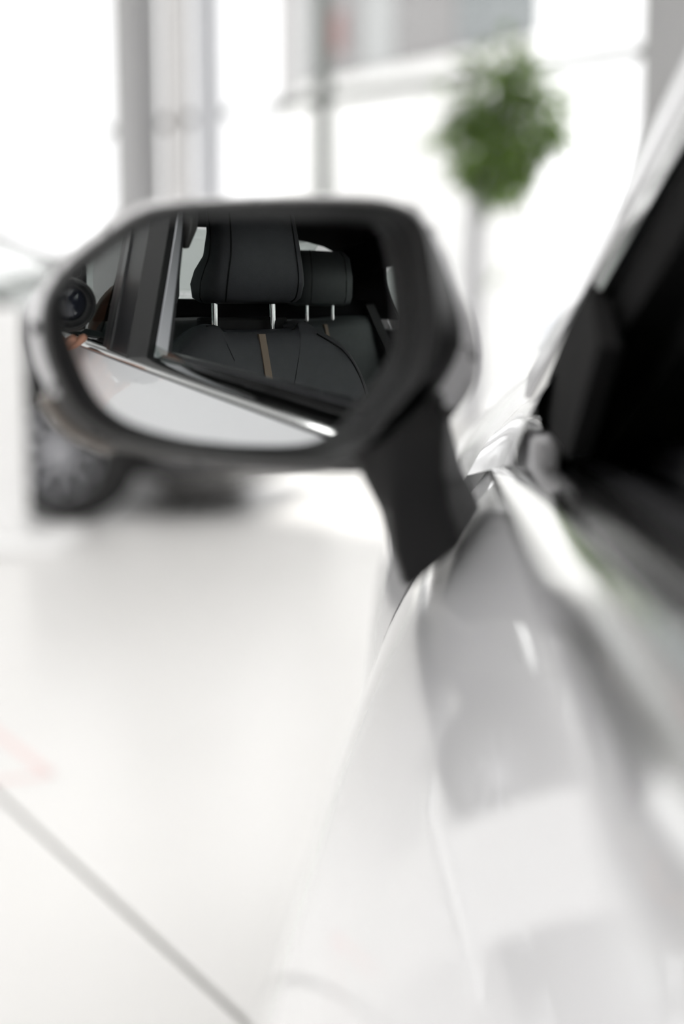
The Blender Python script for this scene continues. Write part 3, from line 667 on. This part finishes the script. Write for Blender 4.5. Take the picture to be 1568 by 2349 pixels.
# ================================================================== THE DARK CAR BEHIND
def crossover(name, loc, rz, paint, label, cat='car', group=None):
    o = root(name, loc, label, cat, rz, group, local=True)
    # local: forward +y, right +x, wheels at y = 1.35 and -1.30
    st = [(2.18, .62, .30, .80), (2.10, .78, .20, .95), (1.9, .84, .17, 1.02), (1.35, .86, .24, 1.07), (.75, .91, .24, 1.12), (0, .92, .24, 1.10), (-.9, .92, .24, 1.12), (-1.7, .90, .26, 1.14), (-2.05, .82, .34, 1.10), (-2.15, .70, .5, .98)]
    rings = []
    for y, w, z0, z1 in st:
        h = z1 - z0
        rings.append([V((a * w, y, z0 + b * h)) for a, b in ((-.80, 0), (-.97, .10), (-1, .35), (-.99, .62), (-.95, .84), (-.86, .96), (-.5, 1.01), (0, 1.02), (.5, 1.01), (.86, .96), (.95, .84), (.99, .62), (1, .35), (.97, .10), (.80, 0))])
    bo = MB().loft(rings).build('body', paint, o)
    # greenhouse
    gh = [(.95, .74, 1.08, 1.10), (.45, .74, 1.08, 1.36), (.05, .72, 1.08, 1.53), (-.6, .71, 1.08, 1.57), (-1.3, .69, 1.08, 1.53), (-1.75, .66, 1.08, 1.36), (-2.0, .64, 1.08, 1.14)]
    rings = [[V((a * lerp(w + .1, w - .06 if z1 > 1.2 else w + .1, b), y, lerp(z0, z1, b))) for a, b in ((-1, 0), (-1, .5), (-.97, .9), (-.6, 1.0), (.6, 1.0), (.97, .9), (1, .5), (1, 0))] for y, w, z0, z1 in gh]
    MB().loft(rings).build('cabin_glass', 'lamp_glass' if False else 'glare_glass', o)
    rr = [[V((a * (w - .10), y, z1 + b)) for a, b in ((-1, -.03), (-.8, .012), (0, .03), (.8, .012), (1, -.03))] for y, w, z0, z1 in gh[2:6]]
    MB().loft(rr, False, False).build('roof', paint, o, solid=.03)
    for s in (-1, 1):
        MB().tube([(s * .83, .98, 1.09), (s * .74, .45, 1.35), (s * .66, .03, 1.52), (s * .65, -.6, 1.55), (s * .64, -1.3, 1.51), (s * .70, -1.95, 1.14)], .028, 8).build('window_pillar', paint, o)
        MB().tube([(s * .80, -.45, 1.10), (s * .68, -.5, 1.53)], .035, 8).build('window_pillar', 'black_satin', o)
        for y in (1.35, -1.30):
            wheel(o, (s * .875, y, .345), (s, 0, 0), .345, .22, 10)
            MB().tube([(s * .88, y + .40 * math.cos(a), .35 + .40 * math.sin(a)) for a in [R(-12 + k * 12) for k in range(18)]], .045, 8).build('arch_cladding', 'black_plastic', o)
            MB().lathe((s * .80, y, .36), (s, 0, 0), [(.37, 0), (.37, .10)], 32).build('arch_liner', 'tire', o)
        MB().box((min(s * .90, s * .94), -.85, .24), (max(s * .90, s * .94), .88, .36)).build('sill_cladding', 'black_plastic', o, bevel=.02)
        MB().loft([[V((s * .50, 2.16, .82)), V((s * .80, 2.04, .84)), V((s * .87, 1.80, .87))], [V((s * .50, 2.19, .72)), V((s * .82, 2.07, .73)), V((s * .895, 1.82, .78))]], False, False).build('headlight', 'lamp_glass', o, solid=.03)
        mr = MB().loft([[V((s * x, y, z)) for x, z in ((.98, 1.12), (1.14, 1.13), (1.15, 1.24), (1.0, 1.25))] for y in (.72, .84)]).build('wing_mirror', paint, o, bevel=.02)
        MB().tube([(s * .88, .78, 1.10), (s * 1.02, .78, 1.16)], .025, 8).build('mirror_foot', 'black_plastic', mr)
        MB().tube([(s * .925, .1, .93), (s * .945, .0, .93), (s * .925, -.1, .93)], .012, 8).build('door_handle', 'chrome', o)
    MB().box((-.55, 2.14, .42), (.55, 2.22, .76)).build('grille', 'black_satin', o, bevel=.03)
    for k in range(5): MB().box((-.5, 2.21, .47 + k * .06), (.5, 2.235, .485 + k * .06)).build('grille_bar', 'dark_cover', o, smooth=False)
    MB().box((-.75, 1.80, .15), (.75, 2.20, .30)).build('skid_plate', 'dark_cover', o, bevel=.03)
    return o
m = mat('glare_glass', (.50, .54, .53), .04, coat=1.)  # bright reflections in the car glass are put into this pale base colour
wx, wy = (140 - 1000) / FPX * 7.1, 7.1
hd = R(-104)     # heading: to the right and a little towards the camera
fwd = V((-math.sin(hd), math.cos(hd), 0)); rgt = V((math.cos(hd), math.sin(hd), 0))
cl = V((wx, wy, 0)) - fwd * 1.35 - rgt * .9
crossover('parked_car', cl, hd, 'black_paint', 'black car with silver multi-spoke wheel behind the wing mirror', 'car')
crossover('parked_car', V((-4.6, 21.5, -.13)), R(-75), 'silver_paint', 'pale silver car parked outside, left of the dark grey column', 'car')
crossover('parked_car', V((3.4, 19.5, -.13)), R(-80), 'silver_paint', 'pale silver car parked outside beyond the white car bonnet', 'car')

# ================================================================== DISPLAY BOARD, TREE, FLOOR TAPE
sb = root('display_stand', (-2.1, 6.35, 0), 'white display stand panel on a flat base at the left edge', 'stand')
MB().box((-2.45, 6.30, .04), (-1.862, 6.40, 1.085)).build('panel', 'board_white', sb, bevel=.02)
MB().box((-2.60, 6.05, 0), (-1.66, 6.62, .045)).build('base', 'board_white', sb, bevel=.01)
ty = 8.0
tx0, tx1 = (1088 - 1000) / FPX * ty, (1138 - 1000) / FPX * ty
tr = root('potted_tree', (tx0, ty, 0), 'potted tree with a round green crown on a slim grey trunk', 'tree')
MB().lathe((tx0, ty, 0), (0, 0, 1), [(.17, 0), (.22, .40), (.235, .42), (.215, .43), (.20, .38)], 28).build('pot', 'pot', tr)
MB().lathe((tx0, ty, .36), (0, 0, 1), [(.2, 0), (.1, .02)], 20).build('soil', 'soil', tr)
MB().tube(catmull([(tx0, ty, .36), (tx0 - .01, ty, 1.0), (tx0, ty, 1.6), (tx0 + .05, ty, 1.95), (tx1, ty, 2.2)], 4), [.05] * 9 + [.04] * 4 + [.025] * 4, 10).build('trunk', 'bark', tr)
for k in range(9):
    a = k * 2.4; z = 1.68 + .05 * k
    MB().tube([(tx0 + .03, ty, z - .08), (tx0 + .03 + .14 * math.cos(a), ty + .14 * math.sin(a), z + .1), (tx1 + .24 * math.cos(a), ty + .24 * math.sin(a), z + .2)], [.012, .009, .004], 6).build('branch', 'bark', tr)
mb = MB(); cz = 2.045
def leaf(p, L, d, n):
    d = V(d).normalized(); s = d.cross(V(n)).normalized(); n = s.cross(d)
    mb.add([p, p + d * L * .35 + s * L * .26 - n * L * .04, p + d * L * .75 + s * L * .18 - n * L * .08, p + d * L - n * L * .14, p + d * L * .75 - s * L * .18 - n * L * .08, p + d * L * .35 - s * L * .26 - n * L * .04],
           [(0, 1, 5), (1, 2, 4, 5), (2, 3, 4)])
random.seed(3)
def rdir():
    while True:
        v = V((random.uniform(-1, 1), random.uniform(-1, 1), random.uniform(-1, 1)))
        if .05 < v.length < 1: return v
blobs = [(0, 0, -.04, .27, 420), (-.03, 0, .15, .24, 150), (.13, .02, .06, .24, 190), (-.12, .0, -.12, .21, 150), (.02, 0, -.21, .19, 170), (.02, 0, .32, .14, 36), (-.30, .0, .05, .15, 30), (.26, 0, -.02, .15, 60), (.24, 0, .16, .13, 40), (-.05, 0, -.34, .10, 30), (.10, 0, .27, .14, 34)]
for bx, by, bz, br, n in blobs:
    for k in range(n):
        v = rdir(); v = v.normalized() * (v.length ** .5)
        p = V((tx1 + bx, ty + by, cz + bz)) + v * br
        leaf(p, random.uniform(.06, .115), v + V((random.uniform(-.6, .6), random.uniform(-.6, .6), random.uniform(-.9, .2))), V((random.uniform(-.4, .4), random.uniform(-.4, .4), 1)))
lm = MATS['leaf']; nt = lm.node_tree; tl = nt.nodes.new('ShaderNodeBsdfTranslucent'); tl.inputs[0].default_value = (.30, .48, .08, 1)
ms = nt.nodes.new('ShaderNodeMixShader'); ms.inputs[0].default_value = .25; pb = nt.nodes['Principled BSDF']
nt.links.new(pb.outputs[0], ms.inputs[1]); nt.links.new(tl.outputs[0], ms.inputs[2]); nt.links.new(ms.outputs[0], nt.nodes['Material Output'].inputs[0])
lv = mb.build('leaves', 'leaf', tr, smooth=False); lv['kind'] = 'stuff'
# low shoot on the trunk
mb = MB()
pz = 1.15 + 40 / FPX * ty
MB().tube([(tx0, ty, pz - .12), (tx0 + .07, ty, pz - .03), (tx0 + .14, ty, pz + .03)], .006, 6).build('shoot', 'bark', tr)
for k in range(14):
    leaf(V((tx0 + .05 + .008 * k, ty, pz - .06 + .008 * k)), .05, (random.uniform(-1, 1), random.uniform(-1, 1), random.uniform(-1, .6)), (0, 0, 1))
lv = mb.build('shoot_leaves', 'leaf', tr, smooth=False); lv['kind'] = 'stuff'
# red marking on the floor at the left
def fp(u, v): y = 1.15 * FPX / (v - 670); return V(((u - 1000) / FPX * y, y, .001))
tp = [fp(-160, 1640), fp(78, 1828), fp(-160, 1862)]
o = root('floor_tape', tp[1], 'faint red tape corner stuck on the pale floor at the left edge', 'tape')
for a, b in ((tp[0], tp[1]), (tp[1], tp[2])):
    d = (b - a).normalized(); s = V((-d.y, d.x, 0))
    MB().obox((a + b) / 2, (b - a) / 2, s * .012, (0, 0, .001)).build('strip', 'red_tape', o, smooth=False)

# ================================================================== THE PHOTOGRAPHER (seen in the wing mirror)
ph = root('camera_in_hand', EYE - FW * .1, 'black photo camera with a round lens, reflected at the mirror edge', 'camera')
AX = FW
MB().lathe(EYE - FW * .10, AX, [(.030, 0), (.036, .005), (.036, .04), (.0455, .052), (.0465, .094), (.045, .098), (.0405, .098), (.039, .085), (.034, .080), (.0, .080)], 40).build('lens_barrel', 'cam_black', ph)
MB().torus(EYE - FW * .075, AX, .0462, .0016, 40, 8).build('focus_ring', 'rubber', ph)
MB().lathe(EYE - FW * .0195, AX, [(.031, 0), (.028, .003), (.015, .006), (.002, .0065)], 40).build('front_lens', 'lens_glass', ph)
cb = EYE - FW * .135
MB().obox(cb, RT * .052, UP * .068, FW * .033).build('camera_body', 'cam_black', ph, bevel=.012)
MB().obox(cb - RT * .062 + UP * .0, RT * .014, UP * .03, FW * .025).build('finder_hump', 'cam_black', ph, bevel=.01)
MB().obox(cb + UP * .055 + FW * .03, RT * .04, UP * .018, FW * .02).build('grip', 'cam_black', ph, bevel=.012)

def skinned(name, chains, parent, mats, pick, sub=2):
    vs, es, rs, key = [], [], [], {}
    for ch in chains:
        prev = None
        for x, y, z, r in ch:
            k = (round(x, 4), round(y, 4), round(z, 4))
            if k not in key: key[k] = len(vs); vs.append((x, y, z)); rs.append(r)
            i = key[k]
            if prev is not None and prev != i: es.append((prev, i))
            prev = i
    me = bpy.data.meshes.new(name + '_cage'); me.from_pydata(vs, es, [])
    o = bpy.data.objects.new(name + '_cage', me); COL.objects.link(o)
    o.modifiers.new('skin', 'SKIN')
    if not me.skin_vertices: 
        bm = bmesh.new(); bm.from_mesh(me); bm.verts.layers.skin.verify(); bm.to_mesh(me); bm.free()
    for i, d in enumerate(me.skin_vertices[0].data):
        d.radius = (rs[i], rs[i]); d.use_root = (i == 0)
    k = o.modifiers.new('sub', 'SUBSURF'); k.levels = sub; k.render_levels = sub
    bpy.context.view_layer.update()
    dg = bpy.context.evaluated_depsgraph_get()
    m2 = bpy.data.meshes.new_from_object(o.evaluated_get(dg)); m2.name = name
    bpy.data.objects.remove(o)
    off = ORG.get(parent, V((0, 0, 0)))
    m2.materials.clear()
    for q in mats: m2.materials.append(MATS[q])
    for p in m2.polygons: p.use_smooth = True; p.material_index = pick(p.center)
    for v in m2.vertices: v.co -= off
    o2 = bpy.data.objects.new(name, m2); link(o2, parent); return o2
pe = root('person', (-.40, -.30, 0), 'person in black kneeling beside the white car, holding a camera to the face', 'person')
ne = (-.13, -.36, 1.03, .055)
hL = V((-.02, -.055, 1.085)); hR = V((-.035, -.135, 1.245))
wl = (-.085, -.105, 1.045, .028); wr = (-.065, -.225, 1.275, .028)
pl_ = (-.045, -.075, 1.07, .030); pr_ = (-.045, -.175, 1.262, .030)
ch = [[(-.40, -.46, .50, .14), (-.36, -.46, .68, .135), (-.25, -.42, .90, .13), ne, (-.07, -.335, 1.085, .05), (-.025, -.305, 1.125, .064), (-.008, -.295, 1.19, .082), (-.005, -.285, 1.26, .075), (-.005, -.29, 1.30, .04)],
      [ne, (-.33, -.34, 1.0, .062), (-.40, -.22, .86, .05), (-.32, -.10, .84, .043), (-.20, -.10, .94, .036), wl, pl_],
      [ne, (-.10, -.44, 1.04, .058), (-.06, -.50, 1.16, .050), (-.04, -.46, 1.28, .043), (-.05, -.34, 1.28, .036), wr, pr_],
      [(-.40, -.46, .50, .14), (-.48, -.42, .44, .095), (-.52, -.10, .47, .068), (-.51, .0, .44, .062), (-.51, -.06, .22, .05), (-.51, -.08, .08, .042), (-.51, .06, .045, .038), (-.51, .12, .04, .03)],
      [(-.40, -.46, .50, .14), (-.33, -.46, .42, .095), (-.32, -.26, .17, .068), (-.32, -.20, .08, .06), (-.32, -.40, .075, .052), (-.32, -.60, .07, .042), (-.32, -.70, .05, .036)]]
# five fingers of each hand: left cradles the lens from below, right closes over the grip
for k, (dx, L) in enumerate(((-.018, .9), (-.006, 1.0), (.006, .95), (.018, .8))):
    b = V(pl_[:3]); ch.append([pl_, (b.x + .012 + dx, b.y + .018, b.z + .002, .0105), (b.x + .03 + dx * 1.6, b.y + .040 * L, b.z + .008, .0092), (b.x + .05 + dx * 1.8, b.y + .050 * L, b.z + .026, .008)])
    b = V(pr_[:3]); ch.append([pr_, (b.x + .004, b.y + .02, b.z + dx * 1.1 + .008, .0105), (b.x - .002, b.y + .055 * L, b.z + dx * 1.2 + .006, .0092), (b.x + .016, b.y + .075 * L, b.z + dx * 1.2 - .002, .008)])
b = V(pl_[:3]); ch.append([pl_, (b.x - .012, b.y + .012, b.z + .022, .012), (b.x - .006, b.y + .026, b.z + .045, .0095), (b.x + .002, b.y + .034, b.z + .062, .008)])
b = V(pr_[:3]); ch.append([pr_, (b.x + .008, b.y - .006, b.z - .022, .012), (b.x + .012, b.y - .008, b.z - .045, .0095), (b.x + .014, b.y - .006, b.z - .06, .008)])
def pick(c):
    if c.z > 1.06 and c.y < -.24 and c.x > -.115 and not (c.z > 1.24 and c.y < -.40): return 0 if not (c.z > 1.27 or c.y < -.34) or c.z < 1.11 else 2
    if (c - V(pl_[:3])).length < .13 and c.x > -.16: return 0
    if (c - V(pr_[:3])).length < .16: return 0
    if -.34 < c.x < -.08 and c.y > -.15 and c.z > .78: return 0
    if c.z < .10 and (c.y > -.16 or c.y < -.58): return 4
    if c.z < .50: return 3
    return 1
skinned('body', ch, pe, ['skin', 'cloth_black', 'hair', 'denim', 'shoe'], pick)
